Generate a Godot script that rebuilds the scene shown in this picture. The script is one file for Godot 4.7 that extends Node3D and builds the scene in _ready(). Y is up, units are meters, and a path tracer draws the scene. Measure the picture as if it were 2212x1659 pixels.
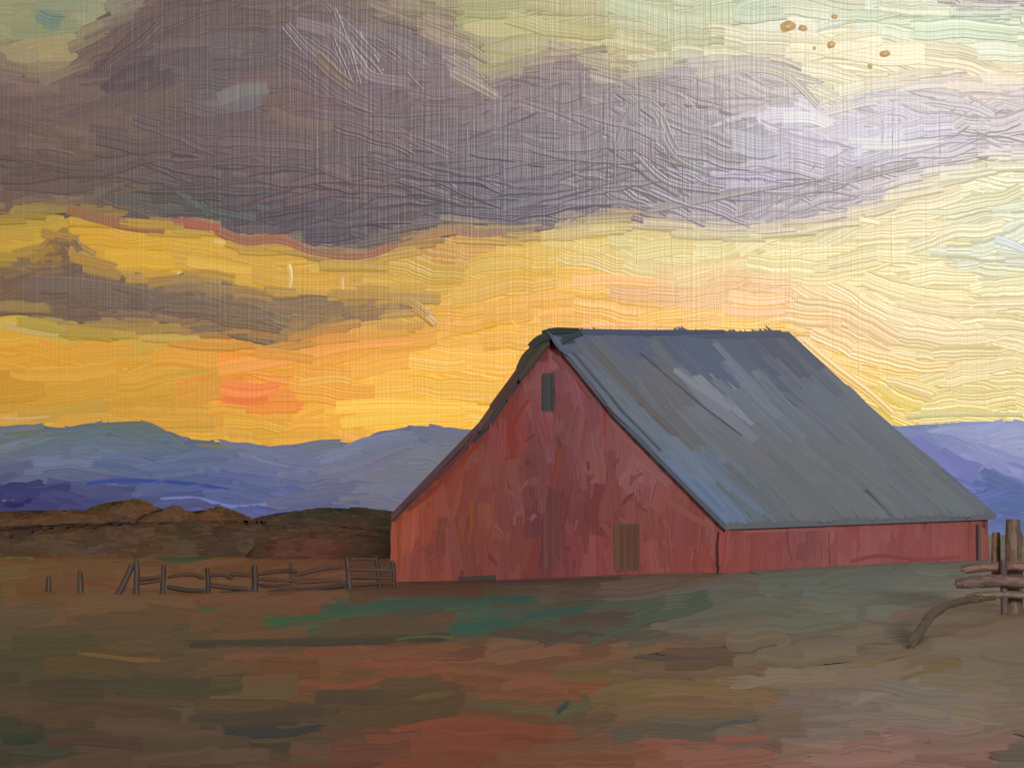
extends Node3D
# A red barn under a sunset, worked in thick oil paint: every surface is real geometry covered with raised, bristle-combed strokes.

const F := 6936.0            # focal length, in the layout's units (2212 across the picture)
const EYE := 4.3             # eye height over the barnyard, metres
const U0 := 1106.0
const V0 := 1000.0           # the horizon's row

var rng := RandomNumberGenerator.new()
var noise := FastNoiseLite.new()
var wob := FastNoiseLite.new()
var mats := {}
var taken := {}


# ------------------------------------------------------------------ helpers
func at(u: float, v: float, d: float) -> Vector3:
	return Vector3((u - U0) / F * d, EYE + (V0 - v) / F * d, -d)


func place_of(p: Vector3) -> Vector2:
	return Vector2(U0 + F * p.x / -p.z, V0 - F * (p.y - EYE) / -p.z)


func rgb(r: float, g: float, b: float) -> Color:
	return Color(r / 255.0, g / 255.0, b / 255.0)


func paint_material(rough: float, spec: float) -> StandardMaterial3D:
	var m := StandardMaterial3D.new()
	m.vertex_color_use_as_albedo = true
	m.roughness = rough
	m.metallic_specular = spec
	m.cull_mode = BaseMaterial3D.CULL_DISABLED
	return m


# the upright comb marks of the priming under the paint, as fine relief
var comb: ImageTexture
func weave(m: StandardMaterial3D, scale: float, depth: float) -> void:
	if comb == null:
		var im := Image.create(512, 512, false, Image.FORMAT_RGBA8)
		var n := FastNoiseLite.new()
		n.seed = 31
		n.frequency = 1.0
		for x in 512:
			for y in 512:
				# tiles: the noise is walked round two circles
				var a := TAU * x / 512.0
				var b := TAU * y / 512.0
				var h := 0.5 + 0.38 * n.get_noise_3d(cos(a) * 48.0, sin(a) * 48.0, cos(b) * 0.6 + 3.0) + 0.22 * n.get_noise_3d(cos(a) * 24.0 + 9.0, sin(a) * 24.0, sin(b) * 1.1)
				im.set_pixel(x, y, Color(h, h, h))
		im.bump_map_to_normal_map(2.2)
		comb = ImageTexture.create_from_image(im)
	m.normal_enabled = true
	m.normal_texture = comb
	m.normal_scale = depth
	m.uv1_triplanar = true
	m.uv1_world_triplanar = true
	m.uv1_scale = Vector3(scale, scale, scale)


func flat_material(c: Color, rough := 0.6) -> StandardMaterial3D:
	var m := StandardMaterial3D.new()
	m.albedo_color = c
	m.roughness = rough
	return m


func numbered(called: String) -> String:
	var n: int = taken.get(called, 0)
	taken[called] = n + 1
	return called if n == 0 else "%s_%03d" % [called, n]


func tag(o: Node, label: String, category: String, group := "", kind := "") -> void:
	if label: o.set_meta("label", label)
	if category: o.set_meta("category", category)
	if group: o.set_meta("group", group)
	if kind: o.set_meta("kind", kind)


func thing(called: String, where: Vector3, label: String, category: String, group := "") -> Node3D:
	var o := Node3D.new()
	o.name = numbered(called)
	add_child(o, true)
	o.position = where
	tag(o, label, category, group)
	return o


func put_mesh(called: String, m: Mesh, mat: Material, parent: Node3D = null) -> MeshInstance3D:
	var o := MeshInstance3D.new()
	o.mesh = m
	if mat: o.material_override = mat
	if parent == null:
		o.name = numbered(called)
		add_child(o, true)
	else:
		o.name = called
		parent.add_child(o, true)
		var q: Node3D = parent
		var off := Vector3.ZERO
		while q != self:
			off += q.position
			q = q.get_parent()
		o.position = -off          # meshes are written in world metres
	return o


# ------------------------------------------------------------------ paint: a pile of strokes that becomes one mesh
class Pile:
	var v := PackedVector3Array()
	var n := PackedVector3Array()
	var c := PackedColorArray()
	var i := PackedInt32Array()

	func mesh() -> ArrayMesh:
		var a := []
		a.resize(Mesh.ARRAY_MAX)
		a[Mesh.ARRAY_VERTEX] = v
		a[Mesh.ARRAY_NORMAL] = n
		a[Mesh.ARRAY_COLOR] = c
		a[Mesh.ARRAY_INDEX] = i
		var m := ArrayMesh.new()
		m.add_surface_from_arrays(Mesh.PRIMITIVE_TRIANGLES, a)
		return m


# One stroke: a ribbon along a spine, combed into bristle ridges, with ragged ends and edges that sink into the layer below.
# pts: points on the surface; nrm: surface normal; side: half width vector length in metres; relief and lift in metres.
func stroke(p: Pile, pts: PackedVector3Array, nrm: Vector3, half: float, across: int, relief: float, lift: float, col: Color, col2: Color, wide_dir := Vector3.ZERO, streak := 0.07) -> void:
	var ns := pts.size()
	if ns < 3:
		return
	var m := across
	var base := p.v.size()
	var h := PackedFloat32Array()
	var shade := PackedColorArray()
	var rag0 := PackedFloat32Array()
	var rag1 := PackedFloat32Array()
	var ph := rng.randf() * TAU
	var k := rng.randf_range(1.9, 3.0)
	var pick := rng.randf_range(0.0, 0.55)
	var pickside := rng.randf() < 0.5
	var lin := col.srgb_to_linear()
	var lin2 := col2.srgb_to_linear()
	var rs := minf(half, pts[0].distance_to(pts[ns - 1]) * 0.3)
	for j in m + 1:
		var hh := 0.45 + 0.3 * sin(ph + j * k) + rng.randf_range(-0.35, 0.35)
		if j == 1 or j == m - 1: hh += rng.randf_range(0.0, 0.7)
		if j == 0 or j == m: hh = -0.8
		h.append(hh)
		var t := 0.0
		var e := float(j) / m if pickside else 1.0 - float(j) / m
		if e < 0.5: t = pick * (1.0 - e * 2.0) + rng.randf_range(-0.1, 0.12)
		var cc := lin.lerp(lin2, clampf(t + rng.randf_range(-0.06, 0.06), 0.0, 0.8))
		var b := 1.0 + rng.randf_range(-streak, streak)
		shade.append(Color(cc.r * b, cc.g * b, cc.b * b))
		rag0.append(rng.randf_range(-0.45, 0.0) * rs)
		rag1.append(rng.randf_range(0.0, 0.6) * rs)
	var total := (ns) * (m + 1)
	p.v.resize(base + total)
	p.n.resize(base + total)
	p.c.resize(base + total)
	var w := base
	var press := rng.randf_range(0.6, 1.25)
	var chord := (pts[ns - 1] - pts[0]).normalized()
	var middle := pts[ns / 2]
	var turn := signf(nrm.cross(chord).dot(Vector3(middle.x, 0, middle.z)))
	for s in ns:
		var tan := (pts[mini(s + 2, ns - 1)] - pts[maxi(s - 2, 0)]).normalized()
		if half * 3.0 > (pts[ns - 1] - pts[0]).length(): tan = tan.lerp(chord, 0.75).normalized()
		else: tan = tan.lerp(chord, 0.25).normalized()
		var side := nrm.cross(tan).normalized()
		var sw := half
		if wide_dir != Vector3.ZERO:
			side = Vector3(pts[s].x, 0, pts[s].z).normalized() * turn
		var f := float(s) / (ns - 1)
		sw *= 0.86 + 0.14 * sin(PI * minf(1.0, f * 1.2 + 0.12))
		var fade := 1.0
		if s == 0 : fade = 0.0
		elif s == ns - 1: fade = 1.0
		var ph2 := press * (0.75 + 0.5 * f)
		for j in m + 1:
			var q2 := 2.0 * j / m - 1.0
			var hh2 := h[j] * relief * ph2 * fade
			if s == 0 or s == ns - 1 or j == 0 or j == m: hh2 = -0.5 * relief - lift   # the rim runs down to the layer below
			var pos := pts[s] + side * (q2 * sw) + nrm * (lift + hh2)
			if s == 0: pos += tan * rag0[j]
			elif s == ns - 1: pos += tan * rag1[j]
			p.v[w] = pos
			var slope := 0.0
			if j > 0 and j < m:
				slope = (h[j + 1] - h[j - 1]) * relief * ph2 / (4.0 * sw / m)
			p.n[w] = (nrm - side * slope).normalized()
			p.c[w] = shade[j]
			w += 1
	var ib := p.i.size()
	p.i.resize(ib + (ns - 1) * m * 6)
	for s in ns - 1:
		for j in m:
			var a := base + s * (m + 1) + j
			var b2 := a + m + 1
			p.i[ib] = a; p.i[ib + 1] = a + 1; p.i[ib + 2] = b2
			p.i[ib + 3] = b2; p.i[ib + 4] = a + 1; p.i[ib + 5] = b2 + 1
			ib += 6


# colour of the paint at a spot, from a list of [u, v, r, g, b] samples
func mix_at(table: PackedFloat32Array, u: float, v: float, wide: float) -> Color:
	var sr := 0.0
	var sg := 0.0
	var sb := 0.0
	var sw := 0.0
	var k := 0
	var n := table.size()
	while k < n:
		var dx := (table[k] - u) * wide
		var dy := table[k + 1] - v
		var d := dx * dx + dy * dy + 40.0
		var w := 1.0 / (d * d)
		sr += table[k + 2] * w
		sg += table[k + 3] * w
		sb += table[k + 4] * w
		sw += w
		k += 5
	return rgb(sr / sw, sg / sw, sb / sw)


func vary(c: Color, by: float) -> Color:
	var a := rng.randf_range(-by, by)
	return Color(clampf(c.r + a + rng.randf_range(-by, by) * 0.35, 0, 1), clampf(c.g + a + rng.randf_range(-by, by) * 0.3, 0, 1), clampf(c.b + a + rng.randf_range(-by, by) * 0.4, 0, 1))


# Covers a region with strokes laid row by row. o holds: table, wide, map(u, v) -> point, normal, unit (metres to a layout unit), box, len, width, inside(u, v), angle(u, v), relief, lift0, lift1, gain, vary, wide_dir
func cover(p: Pile, o: Dictionary) -> void:
	var box: Rect2 = o.box
	var spots := []
	var dens: float = o.get("dense", 1.0)
	var du: float = o.len * 0.52 / dens
	var dv: float = o.width * 0.52 / dens
	var rows := int(box.size.y / dv) + 1
	var cols := int(box.size.x / du) + 1
	for r in rows:
		for c in cols:
			spots.append(Vector2(box.position.x + (c + 0.5 * (r % 2) + rng.randf_range(-0.45, 0.45)) * du, box.position.y + (r + rng.randf_range(-0.5, 0.5)) * dv))
	for k in range(spots.size() - 1, 0, -1):
		var j := rng.randi_range(0, k)
		var t: Vector2 = spots[k]
		spots[k] = spots[j]
		spots[j] = t
	var inside: Callable = o.inside
	var angle: Callable = o.angle
	var map: Callable = o.map
	var done := 0
	for sp: Vector2 in spots:
		done += 1
		if not inside.call(sp.x, sp.y):
			continue
		var l: float = o.len * rng.randf_range(0.55, 1.35)
		var wdt: float = o.width * rng.randf_range(0.6, 1.3)
		var a: float = angle.call(sp.x, sp.y) + rng.randf_range(-0.06, 0.06)
		if rng.randf() < 0.5: a += PI
		var bend := rng.randf_range(-0.25, 0.25) * float(o.get("bend", 1.0))
		var amp: float = 10.0 * float(o.get("bend", 1.0))
		var ns := clampi(int(l / 9.0) + 2, 5, 22)
		var line := PackedVector2Array()
		for s in ns:
			var f := (float(s) / (ns - 1) - 0.5)
			var aa := a + bend * f
			var q := sp + Vector2(cos(aa), sin(aa)) * (f * l) + Vector2(-sin(aa), cos(aa)) * (amp * wob.get_noise_2d(sp.x + f * l * cos(aa), (sp.y + f * l * sin(aa)) * 0.45))
			if inside.call(q.x, q.y):
				line.append(q)
			elif f > 0.0:
				break
			else:
				line.clear()
		if line.size() < 3:
			continue
		var pts := PackedVector3Array()
		for q in line:
			pts.append(map.call(q.x, q.y))
		var mid := line[line.size() / 2]
		var cu := mid
		if o.has("look"):
			cu = place_of(pts[pts.size() / 2])
		var col := mix_at(o.table, cu.x, cu.y, o.wide)
		var col2 := mix_at(o.table, cu.x + rng.randf_range(-70, 70), cu.y + rng.randf_range(-40, 40), o.wide)
		var g: float = o.get("gain", 1.0)
		col = vary(col * g * Color(1, 1, o.get("warm", 1.0)), o.vary)
		col2 = col2 * g
		var unit: float = o.unit
		var nrm: Vector3 = o.normal
		if o.has("unit_at"):
			var un: Array = o.unit_at.call(mid.x, mid.y)
			unit = un[0]
			nrm = un[1]
		var lift: float = lerpf(o.lift0, o.lift1, float(done) / spots.size())
		stroke(p, pts, nrm, wdt * 0.5 * unit, clampi(int(wdt / 2.2), 5, 24), o.relief, lift, col, col2, o.get("wide_dir", Vector3.ZERO), o.get("streak", 0.07))


# a stroke put down on purpose: list of layout points
func accent(p: Pile, line: Array, width: float, col: Color, map: Callable, nrm: Vector3, unit: float, relief: float, lift: float, wide_dir := Vector3.ZERO) -> void:
	var cv := Curve2D.new()
	for k in line.size():
		var a: Vector2 = line[maxi(k - 1, 0)]
		var b: Vector2 = line[mini(k + 1, line.size() - 1)]
		cv.add_point(line[k], (a - b) / 6.0, (b - a) / 6.0)
	var l := cv.get_baked_length()
	var ns := clampi(int(l / 8.0) + 2, 4, 40)
	var pts := PackedVector3Array()
	for s in ns:
		var q := cv.sample_baked(l * s / (ns - 1))
		pts.append(map.call(q.x, q.y))
	stroke(p, pts, nrm, width * 0.5 * unit, clampi(int(width / 2.4), 4, 16), relief, lift, vary(col, 0.01), vary(col, 0.05), wide_dir)


func V(list: Array) -> Array:
	var out := []
	for k in range(0, list.size(), 2):
		out.append(Vector2(list[k], list[k + 1]))
	return out


# ------------------------------------------------------------------ solids
# a bent bar with a round, slightly uneven section
func bar(pts: Array, radii: Array, col: Color, sides := 8) -> ArrayMesh:
	var p := Pile.new()
	var n := pts.size()
	var lin := col.srgb_to_linear()
	for s in n:
		var tan: Vector3 = (pts[mini(s + 1, n - 1)] - pts[maxi(s - 1, 0)]).normalized()
		var ref := Vector3(0, 0, 1) if absf(tan.z) < 0.8 else Vector3.UP
		var a := tan.cross(ref).normalized()
		var b := tan.cross(a).normalized()
		for j in sides:
			var an := TAU * j / sides
			var dir := a * cos(an) + b * sin(an)
			p.v.append(pts[s] + dir * float(radii[s]) * rng.randf_range(0.86, 1.14))
			p.n.append(dir)
			var t := rng.randf_range(0.82, 1.2)
			p.c.append(Color(lin.r * t, lin.g * t, lin.b * t))
	for s in n - 1:
		for j in sides:
			var q := s * sides + j
			var q2 := s * sides + (j + 1) % sides
			p.i.append_array([q, q + sides, q2, q + sides, q2 + sides, q2])
	for e in [0, n - 1]:
		var c := p.v.size()
		p.v.append(pts[e])
		p.n.append((pts[e] - pts[1 if e == 0 else n - 2]).normalized())
		p.c.append(lin)
		for j in sides:
			var q := int(e) * sides + j
			var q2 := int(e) * sides + (j + 1) % sides
			if e == 0: p.i.append_array([c, q, q2])
			else: p.i.append_array([c, q2, q])
	return p.mesh()


# a slab: a polygon (world points, flat or nearly) pushed back along a direction
func slab(front: PackedVector3Array, back: Vector3, order: PackedInt32Array, tint := PackedColorArray()) -> ArrayMesh:
	var st := SurfaceTool.new()
	st.begin(Mesh.PRIMITIVE_TRIANGLES)
	st.set_smooth_group(-1)
	var n := front.size()
	for k in range(0, order.size(), 3):
		for e in [0, 1, 2]:
			if tint: st.set_color(tint[order[k + e]])
			st.add_vertex(front[order[k + e]])
		for e in [0, 2, 1]:
			if tint: st.set_color(tint[order[k + e]])
			st.add_vertex(front[order[k + e]] + back)
	for k in n:
		var a := front[k]
		var b := front[(k + 1) % n]
		if tint: st.set_color(tint[k])
		for q in [a, a + back, b, b, a + back, b + back]: st.add_vertex(q)
	st.generate_normals()
	return st.commit()


func quad_order() -> PackedInt32Array:
	return PackedInt32Array([0, 1, 2, 0, 2, 3])


# ------------------------------------------------------------------ terrain
func ground_y(x: float, d: float) -> float:
	var t := smoothstep(-5.5, 9.0, x)
	return lerpf(-0.58, 0.2, t) + 0.03 * sin(x * 0.35 + d * 0.07)


func on_ground(u: float, v: float) -> Vector3:
	var d := 100.0
	var vv: float = maxf(v - V0, 12.0)
	for k in 4:
		d = (EYE - ground_y((u - U0) / F * d, d)) * F / vv
	return at(u, V0 + vv, d)


func crest_row(list: Array, u: float) -> float:
	for k in range(0, list.size() - 2, 2):
		if u <= list[k + 2]:
			var t: float = clampf((u - list[k]) / (list[k + 2] - list[k]), 0, 1)
			return lerpf(list[k + 1], list[k + 3], t * t * (3 - 2 * t))
	return list[list.size() - 1]


func T(list: Array) -> PackedFloat32Array:
	return PackedFloat32Array(list)


const HILL_CREST := [-400, 930, -200, 905, 0, 916, 60, 912, 130, 919, 200, 909, 300, 905, 350, 925, 420, 945, 480, 951, 560, 961, 620, 956, 700, 945, 760, 952, 830, 925, 900, 915, 1000, 924, 1150, 935, 1500, 950, 1800, 925, 1940, 916, 2000, 912, 2100, 906, 2212, 905, 2400, 915, 2650, 935]


func _ready() -> void:
	rng.seed = 4711
	noise.seed = 12
	noise.frequency = 0.0035
	wob.seed = 5
	wob.frequency = 0.0075
	# ---------------- camera
	var cam := Camera3D.new()
	cam.name = "camera"
	cam.projection = Camera3D.PROJECTION_FRUSTUM
	cam.near = 1.0
	cam.far = 2000.0
	cam.size = 2.0 * 829.5 / F
	cam.frustum_offset = Vector2(0.0, 170.5 / F)
	cam.position = Vector3(0, EYE, 0)
	cam.current = true
	add_child(cam)
	# ---------------- sky light
	var env := Environment.new()
	env.background_mode = Environment.BG_SKY
	var sm := ProceduralSkyMaterial.new()
	sm.sky_top_color = rgb(152, 150, 156)
	sm.sky_horizon_color = rgb(206, 198, 182)
	sm.sky_curve = 0.2
	sm.ground_bottom_color = rgb(70, 60, 48)
	sm.ground_horizon_color = rgb(120, 100, 80)
	var sky := Sky.new()
	sky.sky_material = sm
	env.sky = sky
	env.background_energy_multiplier = 0.9
	env.tonemap_mode = Environment.TONE_MAPPER_LINEAR
	env.tonemap_exposure = 1.0
	env.sdfgi_enabled = true
	env.ssao_enabled = true
	env.ssil_enabled = true
	var we := WorldEnvironment.new()
	we.name = "world_environment"
	we.environment = env
	add_child(we)
	# ---------------- the light: low, from behind the viewer's right shoulder
	var sun := DirectionalLight3D.new()
	sun.name = "sun"
	sun.light_color = Color(1.0, 0.98, 0.96)
	sun.light_energy = 0.9
	sun.light_angular_distance = 6.0
	sun.shadow_enabled = true
	add_child(sun)
	sun.look_at_from_position(Vector3(0.17, 0.165, 1.0) * 100.0, Vector3.ZERO)

	mats.sky = paint_material(0.3, 0.34)
	weave(mats.sky, 1.0 / 62.0, 0.075)
	mats.land = paint_material(0.6, 0.14)
	mats.barn = paint_material(0.34, 0.42)
	weave(mats.barn, 1.0 / 18.0, 0.3)
	mats.wood = paint_material(0.6, 0.4)

	build_sky()
	build_hills()
	build_field()
	build_barn()
	build_scrub()
	build_fence()
	build_corral()


# ------------------------------------------------------------------ sky and clouds
func blot(p: Pile, u: float, v: float, ru: float, rv: float, col: Color) -> void:
	var lin := col.srgb_to_linear()
	var base := p.v.size()
	var mid := sky_at(u, v) + Vector3(0, 0, 0.24)
	p.v.append(mid); p.n.append(Vector3(0, 0, 1)); p.c.append(lin)
	var n := 16
	for ring in 2:
		for k in n:
			var a := TAU * k / n
			var w := (0.6 + 0.5 * ring) * (1.0 + 0.28 * noise.get_noise_2d(cos(a) * 300.0 + u * 7.0, sin(a) * 300.0 + v * 5.0) + rng.randf_range(-0.06, 0.06))
			p.v.append(sky_at(u + cos(a) * ru * w, v - sin(a) * rv * w) + Vector3(0, 0, 0.22 if ring == 0 else 0.1))
			p.n.append(Vector3(cos(a) * 0.4, sin(a) * 0.4, 0.9).normalized())
			var t := rng.randf_range(0.85, 1.15)
			p.c.append(Color(lin.r * t, lin.g * t, lin.b * t))
	for k in n:
		var a := base + 1 + k
		var b := base + 1 + (k + 1) % n
		p.i.append_array([base, b, a, a, b, a + n, a + n, b, b + n])


func sky_d(u: float) -> float:
	return 420.0 + 0.0 * u


func sky_at(u: float, v: float) -> Vector3:
	return at(u, v, sky_d(u))


func sky_angle(u: float, v: float) -> float:
	var a := noise.get_noise_2d(u, v * 1.6) * 0.45
	if u > 1620 and v > 560: a += 0.35 * smoothstep(1620.0, 1850.0, u) * smoothstep(560.0, 650.0, v) * (1.0 - smoothstep(1950.0, 2100.0, u))
	if u > 1400 and v > 320 and v < 520: a -= 0.18
	return a


func cloud_angle(u: float, v: float) -> float:
	var a := noise.get_noise_2d(u * 1.4 + 900.0, v * 1.8) * 0.8
	a += 0.7 * exp(-pow((u - 1430.0) / 110.0, 2.0) - pow((v - 320.0) / 110.0, 2.0))
	a += 0.9 * exp(-pow((u - 740.0) / 90.0, 2.0) - pow((v - 130.0) / 70.0, 2.0))
	a -= 0.75 * exp(-pow((u - 330.0) / 70.0, 2.0) - pow((v - 90.0) / 60.0, 2.0))
	if u > 1500: a -= 0.16 * smoothstep(300.0, 420.0, v)
	return a


var clear: PackedFloat32Array  # sky colours, with the varnish glare on the right mixed in


func build_sky() -> void:
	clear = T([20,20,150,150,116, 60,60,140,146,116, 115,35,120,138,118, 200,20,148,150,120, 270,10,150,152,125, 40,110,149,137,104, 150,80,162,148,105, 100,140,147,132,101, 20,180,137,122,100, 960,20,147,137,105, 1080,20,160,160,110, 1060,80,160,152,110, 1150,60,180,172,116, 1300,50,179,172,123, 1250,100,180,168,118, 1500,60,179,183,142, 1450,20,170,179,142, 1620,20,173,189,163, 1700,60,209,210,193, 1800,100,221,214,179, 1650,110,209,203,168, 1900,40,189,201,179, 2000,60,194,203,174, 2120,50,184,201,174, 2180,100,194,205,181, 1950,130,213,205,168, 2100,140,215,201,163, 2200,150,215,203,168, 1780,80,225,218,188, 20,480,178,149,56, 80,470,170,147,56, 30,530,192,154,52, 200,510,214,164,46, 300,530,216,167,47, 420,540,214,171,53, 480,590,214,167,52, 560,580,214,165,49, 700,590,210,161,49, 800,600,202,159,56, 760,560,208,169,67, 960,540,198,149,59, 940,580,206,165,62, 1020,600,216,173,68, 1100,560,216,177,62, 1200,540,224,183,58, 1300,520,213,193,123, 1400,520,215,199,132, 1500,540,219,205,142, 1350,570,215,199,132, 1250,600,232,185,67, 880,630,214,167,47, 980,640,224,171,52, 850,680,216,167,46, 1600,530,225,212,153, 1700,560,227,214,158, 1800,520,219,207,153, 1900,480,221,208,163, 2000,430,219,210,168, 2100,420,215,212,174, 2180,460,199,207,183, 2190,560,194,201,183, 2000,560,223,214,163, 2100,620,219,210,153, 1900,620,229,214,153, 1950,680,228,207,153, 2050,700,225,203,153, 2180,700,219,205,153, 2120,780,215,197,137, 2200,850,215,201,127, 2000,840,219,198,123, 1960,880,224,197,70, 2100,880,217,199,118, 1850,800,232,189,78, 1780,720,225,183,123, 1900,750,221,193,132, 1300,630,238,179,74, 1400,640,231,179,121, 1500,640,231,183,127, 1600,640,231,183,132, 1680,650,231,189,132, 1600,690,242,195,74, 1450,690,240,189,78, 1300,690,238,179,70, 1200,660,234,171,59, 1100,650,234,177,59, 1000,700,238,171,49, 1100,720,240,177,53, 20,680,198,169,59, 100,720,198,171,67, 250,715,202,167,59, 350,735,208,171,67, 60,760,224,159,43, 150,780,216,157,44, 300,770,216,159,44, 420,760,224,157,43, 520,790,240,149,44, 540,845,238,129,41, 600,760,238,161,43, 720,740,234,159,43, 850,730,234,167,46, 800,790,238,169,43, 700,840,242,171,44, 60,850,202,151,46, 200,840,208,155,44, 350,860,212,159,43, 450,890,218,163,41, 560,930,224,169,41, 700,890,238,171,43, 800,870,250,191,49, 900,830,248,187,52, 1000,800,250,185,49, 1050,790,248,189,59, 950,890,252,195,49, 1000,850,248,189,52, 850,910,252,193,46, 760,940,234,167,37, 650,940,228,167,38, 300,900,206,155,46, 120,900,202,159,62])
	# the sky's ground coat, then its strokes
	var p := Pile.new()
	var nu := 28
	var nv := 14
	for r in nv + 1:
		for c in nu + 1:
			var u := -420.0 + 3060.0 * c / nu
			var v := -330.0 + 1480.0 * r / nv
			p.v.append(sky_at(u, v) + Vector3(0, 0, -0.06))
			p.n.append(Vector3(0, 0, 1))
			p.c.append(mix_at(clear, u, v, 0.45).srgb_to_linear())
	for r in nv:
		for c in nu:
			var a := r * (nu + 1) + c
			p.i.append_array([a, a + 1, a + nu + 1, a + nu + 1, a + 1, a + nu + 2])
	var s := put_mesh("sky", p.mesh(), mats.sky)
	s.set_meta("kind", "structure")
	var q := Pile.new()
	var unit := 420.0 / F
	var all := func(_u: float, _v: float) -> bool: return true
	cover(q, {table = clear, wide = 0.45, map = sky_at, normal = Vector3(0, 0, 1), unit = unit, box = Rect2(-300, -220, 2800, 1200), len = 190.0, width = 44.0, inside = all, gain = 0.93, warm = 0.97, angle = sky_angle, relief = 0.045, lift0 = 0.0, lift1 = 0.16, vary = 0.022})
	# marks one can pick out: the sun's orange, pale touches, the blue notch at the right, flecks
	var z := Vector3(0, 0, 1)
	var marks := [
		[V([465, 800, 530, 790, 640, 770, 760, 745, 900, 735]), 34.0, rgb(238, 160, 58)], [V([470, 835, 540, 845, 600, 838]), 36.0, rgb(238, 132, 56)], [V([480, 860, 540, 868, 585, 858]), 20.0, rgb(232, 120, 52)],
		[V([640, 830, 720, 820, 760, 826]), 22.0, rgb(240, 178, 66)], [V([720, 880, 850, 875, 1000, 880]), 34.0, rgb(250, 196, 64)], [V([730, 915, 830, 905, 960, 900]), 30.0, rgb(250, 198, 60)], [V([880, 780, 960, 790, 1010, 786]), 34.0, rgb(248, 192, 72)],
		[V([330, 590, 380, 594, 425, 590]), 16.0, rgb(214, 196, 128)], [V([455, 520, 500, 528, 560, 540]), 12.0, rgb(208, 178, 96)], [V([622, 570, 628, 600, 622, 640]), 12.0, rgb(214, 186, 112)], [V([730, 660, 740, 640, 738, 600]), 9.0, rgb(214, 186, 112)], [V([700, 664, 725, 658, 742, 650]), 10.0, rgb(216, 196, 130)],
		[V([0, 700, 70, 715, 140, 722]), 24.0, rgb(196, 172, 92)], [V([180, 712, 260, 718, 370, 728]), 16.0, rgb(204, 172, 92)], [V([2145, 515, 2180, 525, 2225, 545]), 22.0, rgb(172, 188, 190)], [V([2150, 538, 2190, 545, 2230, 552]), 14.0, rgb(196, 206, 186)],
		[V([80, 30, 105, 42, 135, 44]), 34.0, rgb(112, 132, 118)], [V([88, 52, 110, 58, 132, 56]), 16.0, rgb(116, 134, 118)], [V([1100, 690, 1112, 700, 1116, 712]), 6.0, rgb(244, 196, 90)],
		[V([1530, 700, 1620, 706, 1700, 702]), 14.0, rgb(236, 190, 70)], [V([1250, 705, 1400, 704, 1480, 708]), 9.0, rgb(238, 168, 96)], [V([1735, 735, 1800, 790, 1880, 850, 1930, 895]), 24.0, rgb(226, 186, 100)],
		[V([1680, 400, 1780, 455, 1900, 480]), 20.0, rgb(222, 212, 158)], [V([1230, 610, 1320, 605, 1420, 612]), 26.0, rgb(238, 184, 104)], [V([1570, 640, 1640, 650, 1700, 645]), 30.0, rgb(240, 190, 124)], [V([1560, 670, 1630, 676, 1700, 672]), 28.0, rgb(240, 188, 122)],
		[V([0, 905, 60, 905, 110, 900]), 10.0, rgb(206, 166, 102)], [V([1955, 902, 2060, 896, 2212, 896]), 12.0, rgb(176, 168, 92)],
	]
	for k in marks.size():
		accent(q, marks[k][0], marks[k][1], marks[k][2] * 0.94, sky_at, z, unit, 0.045, 0.17 + 0.004 * k)
	# thin upright brush marks of the ground coat, lightened as glare caught on them
	for k in 70:
		var u := 1000.0 + 560.0 * pow(rng.randf(), 0.8) if k < 60 else rng.randf_range(1500, 2240)
		var v := rng.randf_range(-30, 700)
		var l := rng.randf_range(50, 190)
		var c := mix_at(clear, u, v, 0.45)
		accent(q, [Vector2(u, v), Vector2(u + rng.randf_range(-2, 2), v + l * 0.5), Vector2(u + rng.randf_range(-3, 3), v + l)], rng.randf_range(1.6, 2.6), (c * 0.95).lightened(0.07), sky_at, z, unit, 0.015, 0.3)
	for f in [[1702, 58, 15, 12], [1735, 62, 9, 8], [1796, 97, 12, 11], [1912, 116, 15, 9], [1803, 36, 8, 6], [1880, 143, 5, 5], [1760, 104, 5, 5]]:
		blot(q, f[0], f[1], f[2], f[3], rgb(190, 162, 112))
	var so := put_mesh("brushwork", q.mesh(), mats.sky, s)
	so.set_meta("kind", "stuff")

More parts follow.
